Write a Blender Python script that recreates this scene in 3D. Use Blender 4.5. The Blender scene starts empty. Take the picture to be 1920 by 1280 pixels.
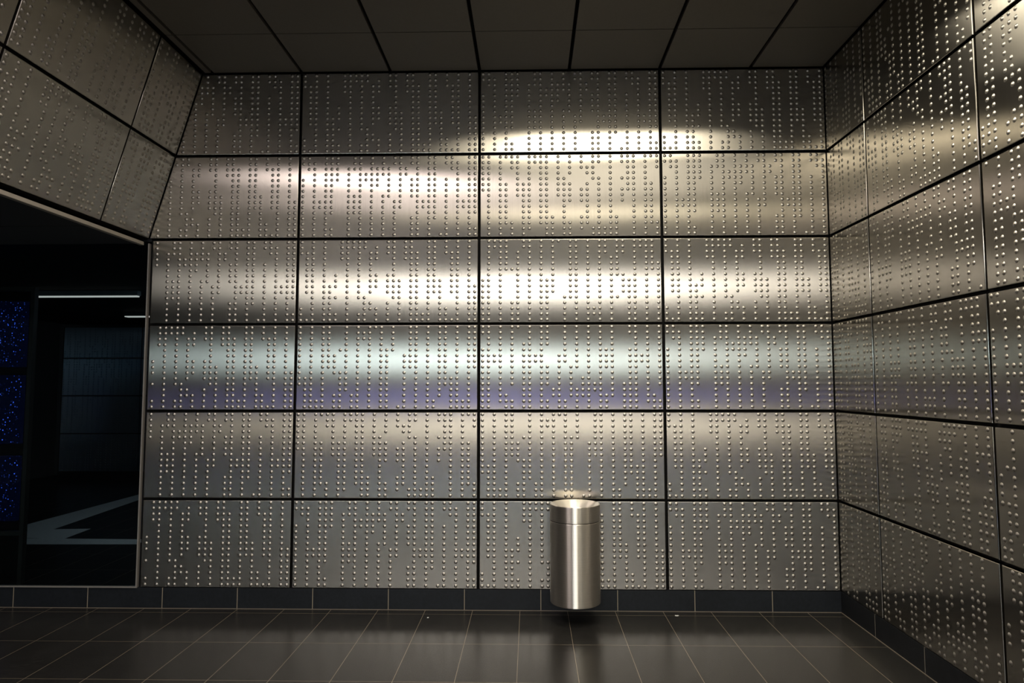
import bpy, bmesh, math, random
from mathutils import Vector, Matrix, Euler

# ------------------------------------------------------------------ camera
sc = bpy.context.scene
COL = sc.collection
F_PX = 1275.32
CAM = Vector((1.5346, -4.41869, 1.43315))
YAW, PITCH, ROLL = -0.02168, 0.07051, -0.00085
fw = Vector((math.sin(YAW) * math.cos(PITCH), math.cos(YAW) * math.cos(PITCH), math.sin(PITCH)))
rt = Vector((math.cos(YAW), -math.sin(YAW), 0.0))
up = rt.cross(fw)
rt2 = rt * math.cos(ROLL) + up * math.sin(ROLL)
up2 = -rt * math.sin(ROLL) + up * math.cos(ROLL)
cam_data = bpy.data.cameras.new('camera')
cam_data.sensor_fit = 'HORIZONTAL'
cam_data.sensor_width = 36.0
cam_data.lens = 36.0 * F_PX / 1920.0
cam_data.shift_x = -6.42 / 1920.0
cam_data.shift_y = -10.83 / 1920.0
cam_data.clip_start = 0.05
cam = bpy.data.objects.new('camera', cam_data)
COL.objects.link(cam)
m = Matrix.Identity(4)
for i in range(3):
    m[i][0], m[i][1], m[i][2], m[i][3] = rt2[i], up2[i], -fw[i], CAM[i]
cam.matrix_world = m
sc.camera = cam

# ------------------------------------------------------------------ world and exposure
world = bpy.data.worlds.new('world')
sc.world = world
world.use_nodes = True
world.node_tree.nodes['Background'].inputs[0].default_value = (1.0, 0.93, 0.82, 1)
world.node_tree.nodes['Background'].inputs[1].default_value = 0.004
sc.view_settings.view_transform = 'Standard'
sc.view_settings.look = 'None'
sc.view_settings.gamma = 1.0
sc.view_settings.use_curve_mapping = False
sc.view_settings.exposure = 0.0
sc.cycles.max_bounces = 8
sc.cycles.glossy_bounces = 5
sc.cycles.diffuse_bounces = 3
sc.cycles.transmission_bounces = 6
sc.cycles.sample_clamp_indirect = 6.0
sc.cycles.caustics_reflective = True

# room dimensions (metres): X to the right, Y into the picture, Z up
Z0, H, HT = 0.12527, 0.56635, 0.56892
W = 1.2
ZC = Z0 + 5 * H + HT            # ceiling
XR = 3.48479                    # right wall
XL = -0.978                     # left end of the back wall's panels
D1, DW = 0.51024, 0.98          # panel joints on the side walls
XLT, XLB = -0.67619, -1.00396   # sloping left wall: top, bottom
ZB = Z0 + 4 * H                 # its lower edge
GAP = 0.016
HALL = -16.0                    # end of the hall behind the camera
def zrow(k):
    return ZC if k == 0 else Z0 + (6 - k) * H
def xslope(z):
    return XLT + (XLB - XLT) * (ZC - z) / (ZC - ZB)

# ------------------------------------------------------------------ materials
def newmat(name):
    mt = bpy.data.materials.new(name)
    mt.use_nodes = True
    nt = mt.node_tree
    nt.nodes.clear()
    out = nt.nodes.new('ShaderNodeOutputMaterial')
    return mt, nt, out

def N(nt, kind, **kw):
    n = nt.nodes.new(kind)
    for k, v in kw.items():
        setattr(n, k, v)
    return n

def principled(name, color, rough=0.5, metal=0.0, spec=0.5, noise=None):
    mt, nt, out = newmat(name)
    b = N(nt, 'ShaderNodeBsdfPrincipled')
    b.inputs['Base Color'].default_value = (*color, 1)
    b.inputs['Roughness'].default_value = rough
    b.inputs['Metallic'].default_value = metal
    b.inputs['Specular IOR Level'].default_value = spec
    if noise:
        scale, amt = noise
        g = N(nt, 'ShaderNodeNewGeometry')
        t = N(nt, 'ShaderNodeTexNoise')
        t.inputs['Scale'].default_value = scale
        t.inputs['Detail'].default_value = 6
        nt.links.new(g.outputs['Position'], t.inputs['Vector'])
        r = N(nt, 'ShaderNodeMapRange')
        r.inputs['To Min'].default_value = 1 - amt
        r.inputs['To Max'].default_value = 1 + amt
        nt.links.new(t.outputs['Fac'], r.inputs['Value'])
        mx = N(nt, 'ShaderNodeVectorMath', operation='SCALE')
        mx.inputs[0].default_value = color
        nt.links.new(r.outputs[0], mx.inputs['Scale'])
        nt.links.new(mx.outputs[0], b.inputs['Base Color'])
    nt.links.new(b.outputs[0], out.inputs[0])
    return mt

def brushed(name, color, rough, aniso, diffuse, axis='vertical', streak=0.12, share2=0.0, rough2=0.6):
    """Brushed stainless steel: a glossy lobe wide across the brushing and tight along it."""
    mt, nt, out = newmat(name)
    g = N(nt, 'ShaderNodeNewGeometry')
    cr = N(nt, 'ShaderNodeVectorMath', operation='CROSS_PRODUCT')
    cr.inputs[0].default_value = (0, 0, 1)
    nt.links.new(g.outputs['Normal'], cr.inputs[1])
    nz = N(nt, 'ShaderNodeVectorMath', operation='NORMALIZE')
    nt.links.new(cr.outputs[0], nz.inputs[0])
    # fine brushing lines
    mp = N(nt, 'ShaderNodeMapping')
    mp.inputs['Scale'].default_value = (260, 260, 2.5) if axis == 'vertical' else (2, 2, 700)
    nt.links.new(g.outputs['Position'], mp.inputs['Vector'])
    t = N(nt, 'ShaderNodeTexNoise')
    t.inputs['Scale'].default_value = 1.0
    t.inputs['Detail'].default_value = 3
    nt.links.new(mp.outputs[0], t.inputs['Vector'])
    t2 = N(nt, 'ShaderNodeTexNoise')
    t2.inputs['Scale'].default_value = 1.7
    t2.inputs['Detail'].default_value = 4
    nt.links.new(g.outputs['Position'], t2.inputs['Vector'])
    ad = N(nt, 'ShaderNodeMath', operation='ADD')
    nt.links.new(t.outputs['Fac'], ad.inputs[0])
    nt.links.new(t2.outputs['Fac'], ad.inputs[1])
    r = N(nt, 'ShaderNodeMapRange')
    r.inputs['From Min'].default_value = 0.6
    r.inputs['From Max'].default_value = 1.4
    r.inputs['To Min'].default_value = 1 - streak
    r.inputs['To Max'].default_value = 1 + streak
    nt.links.new(ad.outputs[0], r.inputs['Value'])
    sca = N(nt, 'ShaderNodeVectorMath', operation='SCALE')
    sca.inputs[0].default_value = color
    nt.links.new(r.outputs[0], sca.inputs['Scale'])
    gl = N(nt, 'ShaderNodeBsdfAnisotropic')
    gl.distribution = 'BECKMANN'
    gl.inputs['Roughness'].default_value = rough
    gl.inputs['Anisotropy'].default_value = aniso
    nt.links.new(nz.outputs[0], gl.inputs['Tangent'])
    nt.links.new(sca.outputs[0], gl.inputs['Color'])
    # second, narrower and softer lobe: the sheet is not perfectly even
    g2 = N(nt, 'ShaderNodeBsdfAnisotropic')
    g2.distribution = 'BECKMANN'
    g2.inputs['Roughness'].default_value = rough2
    nt.links.new(sca.outputs[0], g2.inputs['Color'])
    m2 = N(nt, 'ShaderNodeMixShader')
    m2.inputs[0].default_value = share2
    nt.links.new(gl.outputs[0], m2.inputs[1])
    nt.links.new(g2.outputs[0], m2.inputs[2])
    df = N(nt, 'ShaderNodeBsdfDiffuse')
    nt.links.new(sca.outputs[0], df.inputs['Color'])
    mx = N(nt, 'ShaderNodeMixShader')
    mx.inputs[0].default_value = diffuse
    nt.links.new(m2.outputs[0], mx.inputs[1])
    nt.links.new(df.outputs[0], mx.inputs[2])
    nt.links.new(mx.outputs[0], out.inputs[0])
    return mt

def emitter(name, color, strength):
    mt, nt, out = newmat(name)
    e = N(nt, 'ShaderNodeEmission')
    e.inputs[0].default_value = (*color, 1)
    e.inputs[1].default_value = strength
    nt.links.new(e.outputs[0], out.inputs[0])
    return mt

STEEL = (0.40, 0.378, 0.340)
M_STEEL = brushed('brushed_steel_panel', STEEL, 0.228, -0.75, 0.010, share2=0.15, rough2=0.45)
M_DOME = brushed('pressed_steel_dome', (0.45, 0.427, 0.385), 0.44, 0.0, 0.05, share2=0.25, rough2=0.65)
M_BIN = brushed('brushed_steel_bin', (0.66, 0.62, 0.56), 0.36, 0.72, 0.06, axis='horizontal', streak=0.10)
M_FUNNEL = brushed('brushed_steel_funnel', (0.88, 0.84, 0.78), 0.40, 0.55, 0.12, axis='horizontal', streak=0.08, share2=0.35, rough2=0.6)
M_CEIL = principled('ceiling_panel_metal', (0.22, 0.20, 0.17), 0.5, metal=0.6, noise=(60, 0.06))
M_BLACK = principled('joint_black', (0.006, 0.006, 0.006), 0.9, spec=0.1)
M_TRIM = principled('trim_aluminium', (0.34, 0.31, 0.26), 0.5, metal=0.3, noise=(30, 0.1))
M_FRAME = principled('frame_metal', (0.40, 0.38, 0.35), 0.4, metal=0.6)
M_DARKFRAME = principled('dark_frame', (0.035, 0.035, 0.03), 0.4)
M_DARKWALL = principled('dark_wall', (0.012, 0.013, 0.015), 0.7, noise=(3, 0.2))
M_HALLWALL = principled('hall_wall', (0.60, 0.57, 0.52), 0.6, noise=(2, 0.15))
M_HOUSING = principled('lamp_housing', (0.3, 0.3, 0.3), 0.4, metal=0.5)
M_PAINT = principled('floor_paint', (0.62, 0.62, 0.60), 0.7, noise=(40, 0.25))

def tile_material(name, sx, ox, sy, oy, grout, base, rough, use_z=False, axis='x', lw=0.0022, cross=1.0, spec=0.5):
    """Dark slate tiles with thin pale grout; the joints are part of the surface."""
    mt, nt, out = newmat(name)
    g = N(nt, 'ShaderNodeNewGeometry')
    sp = N(nt, 'ShaderNodeSeparateXYZ')
    nt.links.new(g.outputs['Position'], sp.inputs[0])
    def line(sock, size, off, width):
        a = N(nt, 'ShaderNodeMath', operation='SUBTRACT'); a.inputs[1].default_value = off - size / 2
        nt.links.new(sock, a.inputs[0])
        b = N(nt, 'ShaderNodeMath', operation='FLOORED_MODULO'); b.inputs[1].default_value = size
        nt.links.new(a.outputs[0], b.inputs[0])
        c = N(nt, 'ShaderNodeMath', operation='SUBTRACT'); c.inputs[1].default_value = size / 2
        nt.links.new(b.outputs[0], c.inputs[0])
        d = N(nt, 'ShaderNodeMath', operation='ABSOLUTE')
        nt.links.new(c.outputs[0], d.inputs[0])
        e = N(nt, 'ShaderNodeMath', operation='LESS_THAN'); e.inputs[1].default_value = width / 2
        nt.links.new(d.outputs[0], e.inputs[0])
        return e
    l1 = line(sp.outputs[0 if axis == 'x' else 1], sx, ox, lw)
    fac = l1.outputs[0]
    if sy:
        l2 = line(sp.outputs[1], sy, oy, lw * 0.9)
        w2 = N(nt, 'ShaderNodeMath', operation='MULTIPLY'); w2.inputs[1].default_value = cross
        nt.links.new(l2.outputs[0], w2.inputs[0])
        mxm = N(nt, 'ShaderNodeMath', operation='MAXIMUM')
        nt.links.new(l1.outputs[0], mxm.inputs[0]); nt.links.new(w2.outputs[0], mxm.inputs[1])
        fac = mxm.outputs[0]
    n1 = N(nt, 'ShaderNodeTexNoise'); n1.inputs['Scale'].default_value = 4.0; n1.inputs['Detail'].default_value = 3
    n1.inputs['Roughness'].default_value = 0.7
    nt.links.new(g.outputs['Position'], n1.inputs['Vector'])
    n2 = N(nt, 'ShaderNodeTexNoise'); n2.inputs['Scale'].default_value = 45.0; n2.inputs['Detail'].default_value = 2
    nt.links.new(g.outputs['Position'], n2.inputs['Vector'])
    ad = N(nt, 'ShaderNodeMath', operation='ADD')
    nt.links.new(n1.outputs['Fac'], ad.inputs[0]); nt.links.new(n2.outputs['Fac'], ad.inputs[1])
    r = N(nt, 'ShaderNodeMapRange')
    r.inputs['From Min'].default_value = 0.7; r.inputs['From Max'].default_value = 1.3
    r.inputs['To Min'].default_value = 0.75; r.inputs['To Max'].default_value = 1.3
    nt.links.new(ad.outputs[0], r.inputs['Value'])
    sca = N(nt, 'ShaderNodeVectorMath', operation='SCALE'); sca.inputs[0].default_value = base
    nt.links.new(r.outputs[0], sca.inputs['Scale'])
    mx = N(nt, 'ShaderNodeMix', data_type='RGBA')
    nt.links.new(fac, mx.inputs['Factor'])
    nt.links.new(sca.outputs[0], mx.inputs['A'])
    mx.inputs['B'].default_value = (*grout, 1)
    b = N(nt, 'ShaderNodeBsdfPrincipled')
    nt.links.new(mx.outputs['Result'], b.inputs['Base Color'])
    rr = N(nt, 'ShaderNodeMapRange')
    rr.inputs['To Min'].default_value = rough - 0.005; rr.inputs['To Max'].default_value = rough + 0.01
    nt.links.new(n1.outputs['Fac'], rr.inputs['Value'])
    nt.links.new(rr.outputs[0], b.inputs['Roughness'])
    b.inputs['Specular IOR Level'].default_value = spec
    bp = N(nt, 'ShaderNodeBump'); bp.inputs['Strength'].default_value = 0.02; bp.inputs['Distance'].default_value = 0.001
    nt.links.new(n2.outputs['Fac'], bp.inputs['Height'])
    nt.links.new(bp.outputs[0], b.inputs['Normal'])
    nt.links.new(b.outputs[0], out.inputs[0])
    return mt

TX, TX0 = 0.3006, -0.037
M_FLOOR = tile_material('slate_floor_tiles', TX, TX0, 0.483, -0.075, (0.26, 0.215, 0.155), (0.016, 0.0155, 0.0145), 0.26, lw=0.0019, spec=0.38)
M_BASE_B = tile_material('slate_skirting_back', 0.4855, 0.1420, 0, 0, (0.30, 0.26, 0.19), (0.009, 0.011, 0.014), 0.5, lw=0.004, spec=0.25)
M_BASE_R = tile_material('slate_skirting_side', 0.4855, -0.42, 0, 0, (0.22, 0.20, 0.17), (0.008, 0.009, 0.011), 0.5, axis='y', lw=0.004, spec=0.25)

def glass(name):
    mt, nt, out = newmat(name)
    tr = N(nt, 'ShaderNodeBsdfTransparent'); tr.inputs[0].default_value = (0.72, 0.78, 0.80, 1)
    gl = N(nt, 'ShaderNodeBsdfGlossy'); gl.inputs['Roughness'].default_value = 0.02
    fr = N(nt, 'ShaderNodeFresnel'); fr.inputs['IOR'].default_value = 1.45
    mx = N(nt, 'ShaderNodeMixShader')
    nt.links.new(fr.outputs[0], mx.inputs[0])
    nt.links.new(tr.outputs[0], mx.inputs[1]); nt.links.new(gl.outputs[0], mx.inputs[2])
    nt.links.new(mx.outputs[0], out.inputs[0])
    return mt
M_GLASS = glass('dark_tinted_glass')

# ------------------------------------------------------------------ helpers
def link(name, bm, mat, parent=None, smooth=False):
    me = bpy.data.meshes.new(name)
    bm.normal_update()
    bm.to_mesh(me); bm.free()
    for mt in (mat if isinstance(mat, (list, tuple)) else [mat]):
        me.materials.append(mt)
    if smooth:
        for p in me.polygons: p.use_smooth = True
    o = bpy.data.objects.new(name, me)
    COL.objects.link(o)
    if parent: o.parent = parent
    return o

def bx(bm, x0, x1, y0, y1, z0, z1, bevel=0.0):
    vs = [bm.verts.new((x, y, z)) for x in (x0, x1) for y in (y0, y1) for z in (z0, z1)]
    fs = [(0, 1, 3, 2), (4, 6, 7, 5), (0, 4, 5, 1), (2, 3, 7, 6), (0, 2, 6, 4), (1, 5, 7, 3)]
    faces = [bm.faces.new([vs[i] for i in f]) for f in fs]
    if bevel:
        es = {e for f in faces for e in f.edges}
        bmesh.ops.bevel(bm, geom=list(es), offset=bevel, segments=2, affect='EDGES', profile=0.5)
    return faces

def box(name, x0, x1, y0, y1, z0, z1, mat, parent=None, bevel=0.0):
    bm = bmesh.new()
    bx(bm, min(x0, x1), max(x0, x1), min(y0, y1), max(y0, y1), min(z0, z1), max(z0, z1), bevel)
    return link(name, bm, mat, parent)

def tag(o, label=None, cat=None, group=None, kind=None):
    if label: o['label'] = label
    if cat: o['category'] = cat
    if group: o['group'] = group
    if kind: o['kind'] = kind
    return o

def empty(name, loc):
    o = bpy.data.objects.new(name, None)
    o.location = loc
    COL.objects.link(o)
    return o

# ------------------------------------------------------------------ embossed dot patterns (31 x 15), read off the wall
PAT = {
'A': "0 2 4 7 8 9 10 11 15 16 18 19 22 23 25 27 29/0 2 4 7 8 9 10 11 13 15 16 18 19 22 23 25 27 29/0 1 2 4 7 8 10 12 13 15 16 18 19 20 22 23 25 26 27 29/1 2 4 7 8 10 12 13 16 18 19 20 22 23 26 27 29/1 2 4 8 10 12 16 19 20 22 23 26 27 29/1 2 4 8 10 12 16 19 20 22 23 26 27 29/1 2 4 6 8 10 12 13 15 16 19 20 22 23 26 27 29/1 2 4 6 8 10 12 13 15 16 17 19 20 22 23 24 26 27 29/1 2 4 5 6 8 10 12 13 15 16 17 19 20 22 23 24 26 27 29 30/1 2 4 5 8 10 12 15 16 17 19 20 22 23 24 26 27 29 30/2 4 5 6 8 10 11 16 17 19 20 22 24 27 29 30/2 4 5 8 11 12 15 17 19 20 22 24 27 29 30/0 2 4 5 8 11 12 13 15 17 19 20 22 24 25 27 29 30/0 2 4 5 6 8 10 11 13 15 17 19 20 21 22 24 25 27 29 30/0 1 2 4 5 6 8 10 11 13 15 17 19 20 21 22 24 25 26 27 29 30",
'B': "0 1 4 5 6 9 10 12 14 16 17 19 20 22 23 25 26 29 30/0 1 2 4 5 6 9 10 12 14 16 17 19 20 22 23 25 26 27 29 30/1 2 4 5 6 8 9 10 12 13 14 15 17 18 20 22 23 26 27 29 30/2 4 5 6 8 10 11 12 13 14 15 17 18 20 22 23 27 29 30/0 2 4 5 6 8 10 11 12 13 15 17 19 20 22 23 25 27 29 30/0 2 4 5 8 10 12 13 15 17 19 20 22 23 25 27 29 30/0 2 4 5 8 10 12 15 17 19 20 22 23 25 27 29 30/0 2 4 5 8 9 10 12 14 15 17 19 20 22 23 25 27 29 30/0 2 3 4 5 8 9 10 12 14 16 17 20 21 22 23 25 27 28 29 30/0 2 3 4 5 8 9 10 12 14 16 17 20 21 22 23 25 27 28 29 30/0 2 4 5 8 9 10 12 14 16 20 22 23 25 27 29 30/0 2 4 8 10 12 14 16 19 20 22 23 25 27 29/0 2 4 8 10 12 14 16 19 20 22 25 27 29/0 2 4 5 8 10 12 14 16 19 20 22 25 27 29 30/0 2 4 5 8 10 12 14 16 19 20 22 24 25 27 29 30",
'D': "0 2 4 5 8 10 12 13 14 16 19 20 22 24 25 27 29 30/0 2 4 5 8 10 11 12 14 16 19 20 22 24 25 27 29 30/0 2 4 5 8 10 11 12 14 16 19 20 22 24 25 27 29 30/0 2 4 5 8 10 12 14 16 19 20 22 24 25 27 29 30/0 2 4 5 7 8 10 12 14 15 16 19 20 22 24 25 27 29 30/0 2 4 5 6 8 10 12 14 15 18 19 20 22 24 25 27 29 30/0 2 4 5 6 8 10 12 14 15 18 19 20 22 24 25 27 29 30/0 2 4 5 6 8 10 12 14 15 18 19 20 22 24 25 27 29 30/0 2 4 6 7 8 10 12 14 15 18 20 22 24 25 27 29/0 1 2 4 7 8 10 12 14 15 18 20 22 24 25 26 27 29/0 1 2 4 7 8 10 12 14 15 18 20 22 24 25 26 27 29/1 2 4 7 8 10 12 14 15 18 20 22 24 26 27 29/1 2 4 6 7 9 10 12 14 15 18 20 22 24 26 27 29/1 2 3 4 6 7 9 10 12 14 15 18 20 22 23 26 27 28 29/1 2 3 4 6 7 9 10 12 14 15 17 18 20 22 23 26 27 28 29",
'E': "0 1 3 4 5 6 8 9 10 11 13 15 17 19 20 22 24 25 26 28 29 30/0 1 3 5 6 8 9 10 11 13 15 17 19 20 22 24 25 26 28 30/0 1 3 5 6 8 10 11 13 15 17 18 19 22 25 26 28 30/0 1 3 6 8 10 11 13 15 18 19 22 25 26 28/0 1 3 6 8 10 11 13 14 19 20 22 24 25 26 28/0 1 3 4 6 7 8 10 11 13 14 15 18 20 22 25 26 28 29/0 1 3 4 6 7 8 10 11 13 14 15 17 18 20 22 24 25 26 28 29/1 3 4 6 7 8 10 11 13 14 15 17 18 20 22 24 26 28 29/1 3 4 7 8 10 11 14 15 17 18 20 22 24 26 28 29/1 3 4 7 8 10 11 14 18 20 22 26 28 29/1 3 4 7 8 10 11 14 18 20 22 26 28 29/1 3 4 7 8 10 11 12 14 17 18 20 22 23 26 28 29/1 3 4 5 7 8 10 11 12 14 15 17 18 20 22 23 26 28 29 30/1 3 5 7 8 11 12 14 15 17 19 20 21 22 23 26 28 30/1 3 5 7 11 12 14 15 19 20 21 22 23 26 28 30",
'G': "1 2 3 4 7 8 10 12 13 15 16 18 20 21 23 24 26 27 28 29/1 2 3 4 7 8 10 12 15 16 18 20 21 23 24 26 27 28 29/1 3 4 6 8 10 12 15 16 18 20 21 23 24 26 28 29/1 3 4 6 8 10 12 15 16 18 20 22 23 26 28 29/1 3 4 6 8 10 12 15 16 18 20 22 23 26 28 29 30/1 3 4 5 6 8 10 12 15 16 18 20 22 23 26 28 29 30/1 3 6 8 10 12 15 16 18 20 22 23 24 26 28 30/0 1 3 6 8 10 11 12 15 16 18 20 22 24 25 26 28 30/0 1 3 6 8 10 11 12 15 16 18 20 22 24 25 26 28 30/0 1 3 6 8 10 11 12 15 16 18 20 22 24 25 26 28 30/0 1 3 6 8 10 11 14 15 16 18 20 22 23 25 26 28 30/0 1 3 5 6 8 10 11 14 16 18 20 22 25 26 28 30/0 1 3 5 6 8 10 11 14 16 18 19 20 22 25 26 28 30/0 1 3 5 6 8 10 11 14 16 18 19 20 22 25 26 28 30/0 1 3 5 6 8 10 11 14 16 18 20 22 25 26 28 30",
'H': "0 1 3 5 6 8 10 11 14 16 18 20 22 25 26 28 30/0 1 3 5 8 10 11 14 16 18 20 22 25 26 28 30/1 3 5 8 10 11 14 16 18 20 22 26 28 30/1 3 5 7 8 10 11 14 16 18 20 22 26 28 30/0 1 3 5 7 8 10 14 16 18 20 21 22 25 26 28 30/0 1 2 3 5 7 8 9 10 13 14 16 18 20 21 22 25 26 27 28 30/0 1 2 3 5 7 8 9 10 13 14 16 18 20 21 22 25 26 27 28 30/0 1 3 5 7 8 10 11 13 15 16 18 20 21 22 25 26 28 30/0 1 3 5 7 8 10 11 13 15 18 20 22 25 26 28 30/0 1 3 5 7 8 10 11 13 15 17 18 20 22 25 26 28 30/0 1 3 5 7 8 10 11 13 15 17 18 19 20 22 24 25 26 28 30/0 1 3 7 8 10 12 13 15 16 17 18 19 20 22 24 25 26 28/0 1 3 4 7 8 10 12 13 15 16 17 18 20 21 22 24 25 26 28 29/0 1 3 4 5 7 8 10 11 13 14 16 18 20 21 24 25 26 28 29 30/0 1 4 5 7 8 10 11 13 14 16 18 20 21 24 25 26 29 30",
'I': "1 2 4 5 6 8 10 11 12 16 17 18 19 20 22 24 26 28 29/1 2 4 5 6 8 9 10 11 12 15 16 17 18 20 22 24 26 28 29/1 2 4 5 6 9 10 12 15 16 17 20 22 24 26 29/1 2 4 5 9 10 12 16 17 20 22 23 24 26 29/1 2 4 9 10 11 12 15 17 19 20 22 24 26 27 29/1 2 4 5 9 10 12 15 17 19 20 22 24 27 29/1 2 4 5 9 10 12 13 15 17 19 20 24 27 29/1 2 4 5 6 10 12 13 15 18 19 20 24 26 27 29/1 2 5 6 10 12 13 14 16 18 19 20 23 24 26 29/1 2 6 10 12 13 14 16 18 19 20 23 24 26 29/1 2 6 9 10 13 14 16 19 20 22 23 24 26 28 29/0 1 2 5 6 9 10 13 16 19 20 22 23 24 26 28 29/0 1 2 4 5 6 9 10 13 16 17 19 20 22 23 24 28 29/0 1 2 4 6 9 10 13 14 16 17 19 20 22 23 28 30/0 2 4 6 9 10 12 13 14 16 17 19 20 22 23 28 30",
}
PAT = {k: [[int(c) for c in r.split()] for r in v.split('/')] for k, v in PAT.items()}
PU, PV = 0.03824, 0.0370
MU, MV = 0.0248, 0.0226       # first column / row measured from the joint's centre line
DOME_R, DOME_H = 0.0102, 0.0049

def inside(poly, u, v, margin):
    n = len(poly)
    for i in range(n):
        ax, ay = poly[i]; bx_, by = poly[(i + 1) % n]
        ex, ey = bx_ - ax, by - ay
        L = math.hypot(ex, ey)
        if (ex * (v - ay) - ey * (u - ax)) / L < margin:
            return False
    return True

def inset(poly, d):
    """inset a convex counter-clockwise polygon"""
    n = len(poly); lines = []
    for i in range(n):
        ax, ay = poly[i]; bx_, by = poly[(i + 1) % n]
        ex, ey = bx_ - ax, by - ay; L = math.hypot(ex, ey)
        nx, ny = -ey / L, ex / L
        lines.append((ax + nx * d, ay + ny * d, ex, ey))
    out = []
    for i in range(n):
        x1, y1, dx1, dy1 = lines[i - 1]; x2, y2, dx2, dy2 = lines[i]
        det = dx1 * dy2 - dy1 * dx2
        t = ((x2 - x1) * dy2 - (y2 - y1) * dx2) / det
        out.append((x1 + dx1 * t, y1 + dy1 * t))
    return out

rng = random.Random(7)
def panel(parent, origin, U, V, poly, pat, u0, vtop, name='panel', thick=0.022, tilt=(0, 0), seg=12, mat=None):
    """One sheet-metal tray: poly (CCW seen from the room) in joint-centre coordinates, with embossed domes.
    u0 is where column 0's joint lies, vtop the top joint."""
    Nn = U.cross(V)
    poly = inset(poly, GAP / 2)
    cu = sum(p[0] for p in poly) / len(poly); cv = sum(p[1] for p in poly) / len(poly)
    bm = bmesh.new()
    def P(u, v, w):
        w2 = w + (v - cv) * tilt[0] + (u - cu) * tilt[1]
        return origin + U * u + V * v + Nn * w2
    n = len(poly)
    rings = []
    for d, w in ((0, -thick), (0, -0.0035), (0.0007, -0.0015), (0.002, -0.0003), (0.0035, 0.0)):
        rings.append([bm.verts.new(P(u, v, w)) for u, v in (inset(poly, d) if d else poly)])
    for a, b in zip(rings, rings[1:]):
        for i in range(n):
            bm.faces.new((a[i], a[(i + 1) % n], b[(i + 1) % n], b[i]))
    front = bm.faces.new(rings[-1])
    bm.faces.new(list(reversed(rings[0])))
    smooth = []
    if pat:
        cs = [(math.cos(2 * math.pi * i / seg), math.sin(2 * math.pi * i / seg)) for i in range(seg)]
        prof = [(1.12, -0.0002), (0.97, 0.0007), (0.80, 0.0018), (0.52, 0.0034), (0.22, 0.0042)]
        for r, row in enumerate(PAT[pat]):
            v = vtop - MV - r * PV
            for c in row:
                u = u0 + MU + c * PU
                if not inside(poly, u, v, 0.0125): continue
                rs = [[bm.verts.new(P(u + DOME_R * k * a, v + DOME_R * k * b, w * DOME_H / 0.0044 if w > 0 else w)) for a, b in cs] for k, w in prof]
                top = bm.verts.new(P(u, v, DOME_H))
                for a, b in zip(rs, rs[1:]):
                    for i in range(seg):
                        smooth.append(bm.faces.new((a[i], a[(i + 1) % seg], b[(i + 1) % seg], b[i])))
                for i in range(seg):
                    smooth.append(bm.faces.new((rs[-1][i], rs[-1][(i + 1) % seg], top)))
    for f in smooth: f.smooth = True; f.material_index = 1
    o = link(name, bm, [mat or M_STEEL, mat or M_DOME], parent)
    return o

# ------------------------------------------------------------------ back wall
wall_back = tag(box('wall_back', XL - 0.014, XR + 0.3, 0.024, 0.16, 0.0, ZC + 0.1, M_BLACK), kind='structure')
U, V = Vector((1, 0, 0)), Vector((0, 0, 1))
GRID = ['BABA', 'ABEB', 'BAGB', 'ADHB', 'BEDA', 'ABAB']
GRID[2] = 'BAGA'
xs = [-1.2, 0.0, 1.2, 2.4, 3.6]
for r in range(6):
    zt, zb = zrow(r), zrow(r + 1)
    for c in range(4):
        x0, x1 = xs[c], xs[c + 1]
        if c == 3: x1 = XR + 0.004
        if c == 0:
            if r < 2:
                poly = [(xslope(zb) - 0.004, zb), (x1, zb), (x1, zt), (xslope(zt) - 0.004, zt)]
            else:
                poly = [(XL - 0.004, zb), (x1, zb), (x1, zt), (XL - 0.004, zt)]
        else:
            poly = [(x0, zb), (x1, zb), (x1, zt), (x0, zt)]
        t = (rng.uniform(-1, 1) * 0.0022, rng.uniform(-1, 1) * 0.0012)
        panel(wall_back, Vector((0, 0, 0)), U, V, poly, GRID[r][c], xs[c], zt, tilt=t)

# ------------------------------------------------------------------ right wall (u runs toward the camera)
wall_right = tag(box('wall_right', XR + 0.024, XR + 0.2, HALL, 0.024, 0.0, ZC + 0.1, M_BLACK), kind='structure')
U, V = Vector((0, -1, 0)), Vector((0, 0, 1))
RG = ['HDEBGA', 'BEIAGD', 'DBHGAB', 'GGBEDA', 'AIDBEH', 'DHAGIB']
LEFTCROP = {(0, 1), (2, 1), (4, 1), (5, 1), (1, 2), (3, 2)}
for r in range(6):
    zt, zb = zrow(r), zrow(r + 1)
    for c in range(6):
        u0 = -0.004 if c == 0 else D1 + (c - 1) * DW
        u1 = D1 + c * DW
        ori = u0 if (r, c) in LEFTCROP else u1 - W
        poly = [(u0, zb), (u1, zb), (u1, zt), (u0, zt)]
        t = (rng.uniform(-1, 1) * 0.002, rng.uniform(-1, 1) * 0.001)
        panel(wall_right, Vector((XR, 0, 0)), U, V, poly, RG[r][c], ori, zt, tilt=t, seg=10)

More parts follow.
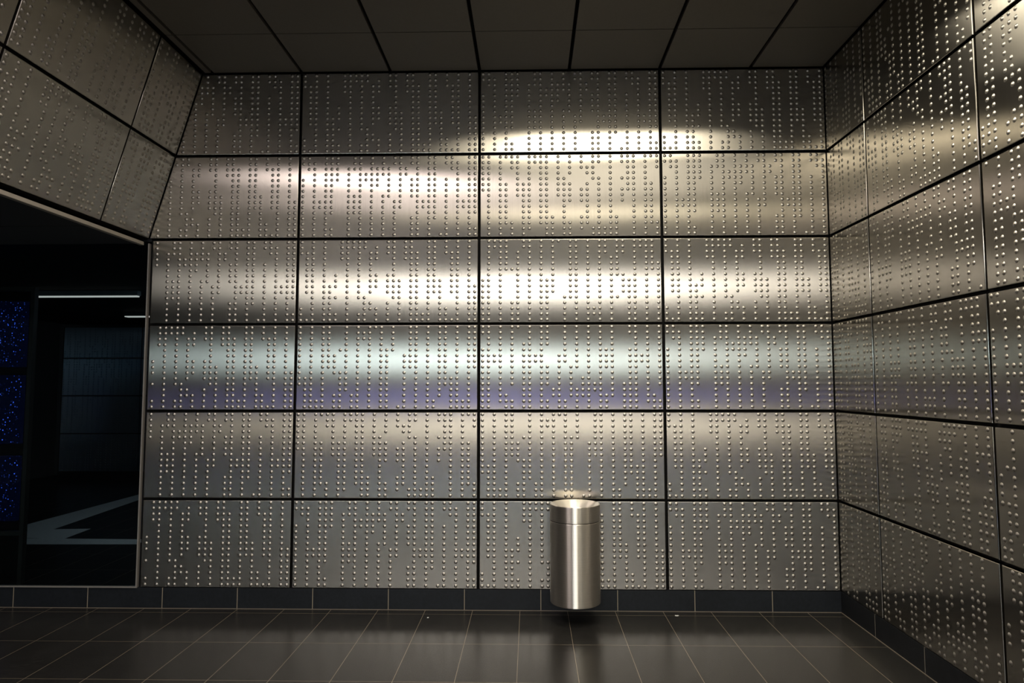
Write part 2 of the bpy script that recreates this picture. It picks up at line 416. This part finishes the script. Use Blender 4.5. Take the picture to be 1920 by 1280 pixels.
# ------------------------------------------------------------------ sloping left wall over the opening
Vs = Vector((XLT - XLB, 0, ZC - ZB)); SL = Vs.length; Vs.normalize()
Us = Vector((0, 1, 0))
bm = bmesh.new()
Ns = Us.cross(Vs)
o0 = Vector((XLB, 0, ZB)) - Ns * 0.024
pts = [o0, o0 + Vs * (SL + 0.1), o0 + Vs * (SL + 0.1) - Vector((0.45, 0, 0)), Vector((XLB - 0.35, 0, ZB))]
a = [bm.verts.new(p + Vector((0, 0.024, 0))) for p in pts]
b = [bm.verts.new(p + Vector((0, HALL, 0))) for p in pts]
bm.faces.new(a); bm.faces.new(list(reversed(b)))
for i in range(4):
    bm.faces.new((a[i], b[i], b[(i + 1) % 4], a[(i + 1) % 4]))
bmesh.ops.recalc_face_normals(bm, faces=bm.faces)
wall_left = tag(link('wall_left', bm, M_BLACK), kind='structure')
LG = ['DGBEHA', 'BAEDGB']
for r in range(2):
    vt, vb = SL - r * SL / 2, SL - (r + 1) * SL / 2
    for c in range(6):
        u1 = 0.004 if c == 0 else -(D1 + (c - 1) * DW)
        u0 = -(D1 + c * DW)
        poly = [(u0, vb), (u1, vb), (u1, vt), (u0, vt)]
        t = (rng.uniform(-1, 1) * 0.002, rng.uniform(-1, 1) * 0.001)
        panel(wall_left, Vector((XLB, 0, ZB)), Us, Vs, poly, LG[r][c], u0, vt - 0.008, tilt=t, seg=10)
# aluminium edge strip closing the bottom of the sloping wall
tag(box('trim_1', XLB - 0.042, XLB - 0.012, -0.03, -7.0, ZB - 0.043, ZB - 0.019, M_TRIM, bevel=0.003), kind='structure')

# ------------------------------------------------------------------ ceiling
ceiling = tag(box('ceiling', -0.74, XR + 0.2, HALL, 0.02, ZC + 0.026, ZC + 0.12, M_BLACK), kind='structure')
cxs = [XLT + 0.012, -0.604, 0.0, 0.6, 1.2, 1.8, 2.4, 3.0, XR]
cys = [0.0, -D1, -D1 - DW, -D1 - 2 * DW, -D1 - 3 * DW, -D1 - 4 * DW, -7.0, -9.0, -11.5, -14.0, HALL]
for i in range(len(cxs) - 1):
    for j in range(len(cys) - 1):
        gx, gy = 0.011, 0.004
        box('ceiling_panel', cxs[i] + gx, cxs[i + 1] - gx, cys[j + 1] + gy, cys[j] - (0.012 if j == 0 else gy), ZC, ZC + 0.022, M_CEIL, ceiling)

# ------------------------------------------------------------------ floor, skirting
floor = tag(box('floor', -6.0, XR + 0.2, HALL, 6.5, -0.1, 0.0, M_FLOOR), kind='structure')
tag(box('baseboard_back', -6.0, XR, 0.002, 0.022, 0.0, Z0 + 0.005, M_BASE_B), kind='structure')
tag(box('baseboard_right', XR - 0.002, XR + 0.022, HALL, 0.0, 0.0, Z0 + 0.005, M_BASE_R), kind='structure')

M_SEAL = principled('joint_sealant', (0.16, 0.135, 0.105), 0.6)
tag(box('trim_2', -6.0, XR - 0.003, -0.002, 0.0018, 0.0, 0.003, M_SEAL), kind='structure')
tag(box('trim_3', XR - 0.006, XR - 0.0022, HALL, -0.003, 0.0, 0.003, M_SEAL), kind='structure')
M_PAPER = principled('white_paper', (0.7, 0.7, 0.68), 0.8)
def scrap(pts, label):
    bm = bmesh.new()
    lo = [bm.verts.new((x, y, 0.0)) for x, y in pts]; hi = [bm.verts.new((x, y, 0.0012)) for x, y in pts]
    bm.faces.new(list(reversed(lo))); bm.faces.new(hi)
    for i in range(len(pts)): bm.faces.new((lo[i], lo[(i + 1) % len(pts)], hi[(i + 1) % len(pts)], hi[i]))
    bmesh.ops.recalc_face_normals(bm, faces=bm.faces)
    tag(link('paper_scrap', bm, M_PAPER), label, 'litter')
scrap([(2.427, -0.079), (2.440, -0.083), (2.452, -0.074), (2.449, -0.066), (2.436, -0.069), (2.430, -0.064)], 'thin white paper scrap on the floor to the right of the waste bin')
scrap([(0.897, -0.142), (0.905, -0.145), (0.908, -0.134), (0.900, -0.130)], 'tiny white paper scrap on the floor to the left of the waste bin')

# ------------------------------------------------------------------ dark window left of the panels
ZW = ZB - 0.026
win = tag(empty('window_1', (-2.6, 0.01, Z0)), kind='structure')
def wbox(name, x0, x1, y0, y1, z0, z1, mat, par=win, bevel=0.0):
    o = box(name, x0, x1, y0, y1, z0, z1, mat, None, bevel)
    o.parent = par
    o.matrix_parent_inverse = Matrix.Translation(par.location).inverted()
    return o
bm = bmesh.new()
bx(bm, XL - 0.024, XL - 0.016, -0.006, 0.02, Z0 + 0.004, ZW)
bx(bm, -4.4, XL - 0.024, -0.006, 0.02, Z0 + 0.004, Z0 + 0.011)
f = link('frame', bm, M_FRAME); f.parent = win; f.matrix_parent_inverse = Matrix.Translation(win.location).inverted()
wbox('pane', -4.4, XL - 0.024, 0.006, 0.012, Z0 + 0.011, ZW, M_GLASS)

# dark room added behind the glass in place of its hall reflections, and the low ceiling over the opening on the left
tag(box('wall_far', -6.0, XL - 0.1, 6.3, 6.5, 0, 2.6, M_DARKWALL), kind='structure')
tag(box('wall_side', XL - 0.014, XL + 0.04, 0.16, 6.3, 0, 2.6, M_DARKWALL), kind='structure')
tag(box('wall_outer', -6.2, -6.0, HALL, 6.5, 0, 3.7, M_DARKWALL), kind='structure')
cl = tag(box('ceiling_low', -6.0, XLB - 0.36, HALL, 6.3, ZB + 0.02, ZB + 0.2, M_BLACK), kind='structure')
for j, (y1, y0) in enumerate([(0.0, -D1), (-D1, -D1 - DW), (-D1 - DW, -D1 - 2 * DW), (-D1 - 2 * DW, -D1 - 3 * DW), (-D1 - 3 * DW, -7.0)]):
    box('ceiling_panel', -4.4, XLB - 0.06, y0 + 0.003, y1 - 0.003, ZB - 0.026, ZB - 0.006, M_DARKWALL, cl)
box('ceiling_panel', -5.9, XL - 0.02, 0.03, 6.28, ZB - 0.006, ZB + 0.015, M_DARKWALL, cl)

# darkened dotted cladding across that room, standing in for the reflected opposite wall
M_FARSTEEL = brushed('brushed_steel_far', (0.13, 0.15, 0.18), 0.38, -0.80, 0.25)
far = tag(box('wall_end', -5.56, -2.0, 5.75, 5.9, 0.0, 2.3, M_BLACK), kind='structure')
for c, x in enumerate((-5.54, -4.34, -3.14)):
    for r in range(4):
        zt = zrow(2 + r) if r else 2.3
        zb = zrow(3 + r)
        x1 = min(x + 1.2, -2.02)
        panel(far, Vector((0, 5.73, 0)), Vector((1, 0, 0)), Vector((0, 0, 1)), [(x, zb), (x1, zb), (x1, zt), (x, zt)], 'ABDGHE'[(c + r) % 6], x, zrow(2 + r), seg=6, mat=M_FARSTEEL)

# star-speckled blue screens in a glass cabinet standing behind the pane
def star_material():
    mt, nt, out = newmat('blue_star_screen')
    g = N(nt, 'ShaderNodeTexCoord')
    mp = N(nt, 'ShaderNodeMapping'); mp.inputs['Scale'].default_value = (58, 58, 58)
    nt.links.new(g.outputs['Object'], mp.inputs['Vector'])
    v = N(nt, 'ShaderNodeTexVoronoi'); v.inputs['Scale'].default_value = 1.0; v.inputs['Randomness'].default_value = 1.0
    nt.links.new(mp.outputs[0], v.inputs['Vector'])
    lt = N(nt, 'ShaderNodeMapRange'); lt.inputs['From Min'].default_value = 0.30; lt.inputs['From Max'].default_value = 0.05
    lt.inputs['To Min'].default_value = 0.0; lt.inputs['To Max'].default_value = 1.0
    nt.links.new(v.outputs['Distance'], lt.inputs['Value'])
    sp = N(nt, 'ShaderNodeSeparateColor'); nt.links.new(v.outputs['Color'], sp.inputs[0])
    pw = N(nt, 'ShaderNodeMath', operation='POWER'); pw.inputs[1].default_value = 4.0
    nt.links.new(sp.outputs[0], pw.inputs[0])
    ml = N(nt, 'ShaderNodeMath', operation='MULTIPLY')
    nt.links.new(lt.outputs[0], ml.inputs[0]); nt.links.new(pw.outputs[0], ml.inputs[1])
    mlt = N(nt, 'ShaderNodeMath', operation='MULTIPLY_ADD'); mlt.inputs[1].default_value = 3.0; mlt.inputs[2].default_value = 0.008
    nt.links.new(ml.outputs[0], mlt.inputs[0])
    e = N(nt, 'ShaderNodeEmission'); e.inputs[0].default_value = (0.06, 0.16, 1.0, 1)
    nt.links.new(mlt.outputs[0], e.inputs[1])
    nt.links.new(e.outputs[0], out.inputs[0])
    return mt
M_STARS = star_material()
cab = empty('display_cabinet', (-2.9, 0.6, 0))
tag(cab, 'dark display cabinet behind the glass with a tall thin frame and star-speckled blue screens', 'display cabinet')
def cbox(name, *a, **k): return wbox(name, *a, par=cab, **k)
cbox('frame_post', -2.150, -2.120, 0.49, 0.53, 0.0, 2.15, M_DARKFRAME)
cbox('frame_rail', -3.6, -2.150, 0.49, 0.53, 0.345, 0.375, M_DARKFRAME)
cbox('frame_rail', -3.6, -2.150, 0.49, 0.53, 2.12, 2.15, M_DARKFRAME)
cbox('back_panel', -3.6, -2.225, 0.60, 0.64, 0.0, 2.15, M_BLACK)
for zt, zb in ((2.052, 1.562), (1.50, 0.995), (0.903, 0.434)):
    cbox('screen', -3.5, -2.237, 0.56, 0.60, zb, zt, M_STARS)

# slim fittings under the low ceiling, standing in for reflected hall lights
def dark_lamp(x0, x1, y, z, w, label, mat=None):
    o = empty('ceiling_light', ((x0 + x1) / 2, y, z))
    tag(o, label, 'light', 'added lights in the dark room')
    wbox('housing', x0, x1, y - w / 2, y + w / 2, z, z + 0.05, M_HOUSING, par=o)
    wbox('diffuser', x0 + 0.01, x1 - 0.01, y - w / 2 + 0.01, y + w / 2 - 0.01, z - 0.012, z, mat or M_TUBE, par=o)
    return o
M_ROOM_FILL = emitter('room_fill', (0.75, 0.88, 1.0), 5.0)
M_TUBE = emitter('white_tube', (1.0, 0.96, 0.88), 0.75)
dark_lamp(-3.64, -2.47, 2.42, 2.335, 0.065, 'long slim white stand-in for a ceiling light reflected in the dark glass, the upper and longer one')
dark_lamp(-3.86, -2.6, 4.50, 2.335, 0.10, 'short slim white stand-in for a reflected light, behind the glass, lower and cut off by the steel panels')

dark_lamp(-2.1, -1.3, 2.6, 2.33, 0.5, 'broad fill light added in the dark room, unseen behind the panels', M_ROOM_FILL)  # added out of view to brighten the floor stripes

bl = tag(empty('fill_wall_light', (-1.25, 2.02, 1.80)), 'added bluish fill light in the dark room, unseen behind the panels', 'light')  # made-up source, placed to give the far steel its blue band
wbox('housing', -1.52, XL - 0.0145, 2.0, 2.03, 1.79, 1.96, M_HOUSING, par=bl)
wbox('diffuser', -1.51, XL - 0.02, 2.03, 2.04, 1.80, 1.95, emitter('blue_fill_glow', (0.22, 0.58, 1.0), 5.0), par=bl)

# white floor stripes reflected in the glass, modelled on the dark room's floor
def stripe(name, pts, label):
    bm = bmesh.new()
    lo = [bm.verts.new((x, y, 0.0)) for x, y in pts]; hi = [bm.verts.new((x, y, 0.0015)) for x, y in pts]
    bm.faces.new(list(reversed(lo))); bm.faces.new(hi)
    n = len(pts)
    for i in range(n): bm.faces.new((lo[i], lo[(i + 1) % n], hi[(i + 1) % n], hi[i]))
    bmesh.ops.recalc_face_normals(bm, faces=bm.faces)
    o = link(name, bm, M_PAINT)
    tag(o, kind='structure')
    return o
stripe('floor_marking', [(-3.62, 2.18), (-3.19, 2.33), (-3.325, 4.04), (-3.56, 4.44), (-3.62, 2.6)], '')
stripe('floor_marking', [(-3.62, 2.18), (-3.18, 1.96), (-2.80, 1.92), (-2.836, 2.365), (-3.191, 2.334)], '')
stripe('floor_marking', [(-4.2, 1.685), (-2.0, 1.727), (-2.0, 1.914), (-3.6, 1.95), (-4.2, 2.0)], '')

# ------------------------------------------------------------------ waste bin
BX, BY, BR, BZ0, BZ1, BZC = 1.806, -0.178, 0.153, 0.116, 0.702, 0.605
def lathe(bm, prof, seg=96, closed=False):
    rings = []
    for r, z in prof:
        if r < 1e-6: rings.append([bm.verts.new((0, 0, z))])
        else: rings.append([bm.verts.new((r * math.cos(2 * math.pi * i / seg), r * math.sin(2 * math.pi * i / seg), z)) for i in range(seg)])
    fs = []
    for a, b in zip(rings, rings[1:]):
        for i in range(seg):
            j = (i + 1) % seg
            if len(a) == 1: fs.append(bm.faces.new((a[0], b[j], b[i])))
            elif len(b) == 1: fs.append(bm.faces.new((a[i], a[j], b[0])))
            else: fs.append(bm.faces.new((a[i], a[j], b[j], b[i])))
    for f_ in fs: f_.smooth = True
    return fs
bin_ = empty('waste_bin', (BX, BY, BZ0))
tag(bin_, 'cylindrical brushed steel waste bin with a funnel top hung on the dotted wall', 'waste bin')
hb = BZ1 - BZ0; hc = BZC - BZ0
bm = bmesh.new()
lathe(bm, [(0, 0.004), (BR - 0.012, 0.004), (BR - 0.010, 0.0), (BR - 0.002, 0.0), (BR - 0.0005, 0.0015), (BR, 0.004), (BR, 0.007), (BR, hc - 0.006), (BR, hc - 0.0035), (BR - 0.001, hc - 0.0022), (BR - 0.004, hc - 0.0020), (BR - 0.02, hc - 0.0020)])
o = link('body', bm, M_BIN, bin_)
bm = bmesh.new()
lathe(bm, [(BR - 0.02, hc - 0.0006), (BR - 0.004, hc - 0.0006), (BR - 0.001, hc + 0.0010), (BR, hc + 0.002), (BR, hc + 0.004), (BR, hb - 0.005), (BR, hb - 0.003), (BR - 0.0008, hb - 0.0008), (BR - 0.003, hb), (BR - 0.007, hb - 0.0006)])
o = link('collar', bm, M_BIN, bin_)
bm = bmesh.new()
lathe(bm, [(BR - 0.006, hb - 0.0006), (BR - 0.016, hb - 0.005), (BR - 0.05, hb - 0.030), (BR - 0.078, hb - 0.060), (BR - 0.088, hb - 0.085), (BR - 0.090, hb - 0.12)])
o = link('funnel', bm, M_FUNNEL, bin_)
bm = bmesh.new()
lathe(bm, [(BR - 0.0012, hc - 0.0022), (BR - 0.0012, hc + 0.0012)])
o = link('seam_ring', bm, M_BLACK, bin_)
bm = bmesh.new()
lathe(bm, [(BR - 0.088, hb - 0.115), (BR - 0.088, 0.03), (0, 0.03)])
o = link('inner_liner', bm, M_BLACK, bin_)
bm = bmesh.new()
bx(bm, -0.06, 0.06, BR - 0.012, -BY - 0.0005, hb - 0.22, hb - 0.13, 0.003)
o = link('wall_bracket', bm, M_HOUSING, bin_)
bm = bmesh.new()
bx(bm, -0.06, 0.06, BR - 0.012, -BY - 0.0005, 0.10, 0.19, 0.003)
o = link('wall_bracket', bm, M_HOUSING, bin_)

# ------------------------------------------------------------------ the hall behind the camera: its end wall, its lamps and added fill lights
tag(box('wall_hall_end', -6.0, XR + 0.2, HALL - 0.2, HALL, 0, 3.7, M_HALLWALL), kind='structure')

def lamp(name, x0, x1, y0, y1, z, color, strength, label, depth=0.04, group=None, spread=None):
    o = empty(name, ((x0 + x1) / 2, (y0 + y1) / 2, z))
    tag(o, label, 'light', group)
    wbox('housing', x0, x1, y0, y1, z - depth * 0.5, z, M_HOUSING, par=o)
    wbox('diffuser', x0 + 0.01, x1 - 0.01, y0 + 0.01, y1 - 0.01, z - depth, z - depth * 0.5, emitter('glow_' + name, color, strength if spread is None else strength * 0.15), par=o)
    if spread is not None:
        ld = bpy.data.lights.new('lamp', 'AREA')
        ld.shape = 'RECTANGLE'; ld.size = x1 - x0 - 0.02; ld.size_y = y1 - y0 - 0.02
        ld.color = color; ld.spread = math.radians(spread)
        ld.energy = strength * math.pi * ld.size * ld.size_y
        lo = bpy.data.objects.new('lamp', ld); COL.objects.link(lo)
        lo.location = ((x0 + x1) / 2, (y0 + y1) / 2, z - depth - 0.004)
        lo.parent = o; lo.matrix_parent_inverse = Matrix.Translation(o.location).inverted()
    return o
LZ = ZC
lamp('ceiling_light', 1.5, 2.7, -1.64, -1.05, LZ, (1.0, 0.91, 0.72), 18.0, 'square warm ceiling light nearest the dotted end wall', spread=162)
lamp('ceiling_light', -0.6, 0.8, -2.55, -2.05, LZ, (1.0, 0.87, 0.85), 13.5, 'pinkish ceiling light on the left side, behind the first', spread=162)
lamp('ceiling_light', -0.6, 1.1, -3.50, -2.62, LZ, (1.0, 0.88, 0.84), 4.6, 'added wide dim pinkish fill light on the left, between two brighter ones', spread=162)  # added fill, softens the lower side of the pink band
lamp('ceiling_light', 1.5, 3.2, -2.95, -1.72, LZ, (1.0, 0.92, 0.76), 2.8, 'added large dim warm fill light right behind the nearest square one', spread=162)  # added fill, brightens the steel under the first warm band
lamp('ceiling_light', 1.3, 3.1, -3.78, -3.45, LZ, (1.0, 0.90, 0.68), 13.0, 'small warm ceiling light just ahead of the camera', spread=162)
lamp('ceiling_light', -0.6, 3.0, -12.2, -9.0, LZ, (1.0, 0.96, 0.90), 17.5, 'long bright white ceiling light far down the hall')

def wall_screen(name, x0, x1, z0, z1, color, strength, label, y=HALL + 0.022):
    o = empty(name, ((x0 + x1) / 2, y, z0))
    tag(o, label, 'screen')
    wbox('casing', x0 - 0.03, x1 + 0.03, y, y + 0.04, z0 - 0.03, z1 + 0.03, M_DARKFRAME, par=o)
    wbox('glass', x0, x1, y + 0.04, y + 0.05, z0, z1, emitter('glow_' + name, color, strength), par=o)
wall_screen('wall_display', -2.2, 0.9, 1.98, 2.42, (0.72, 0.93, 1.0), 17.0, 'wide bluish white light panel high on the far hall wall')
wall_screen('wall_display', 1.0, 3.2, 1.98, 2.42, (1.0, 1.0, 0.94), 11.0, 'neutral white light panel high on the far hall wall')
wall_screen('wall_display', -0.1, 0.7, 0.90, 1.14, (0.22, 0.26, 1.0), 30.0, 'glowing blue screen on the far hall wall')
wall_screen('wall_display', 0.3, 3.2, 0.08, 0.50, (1.0, 0.93, 0.80), 15.0, 'added low warm light strip on the far hall wall')  # made-up source for the weak warm band low on the panels
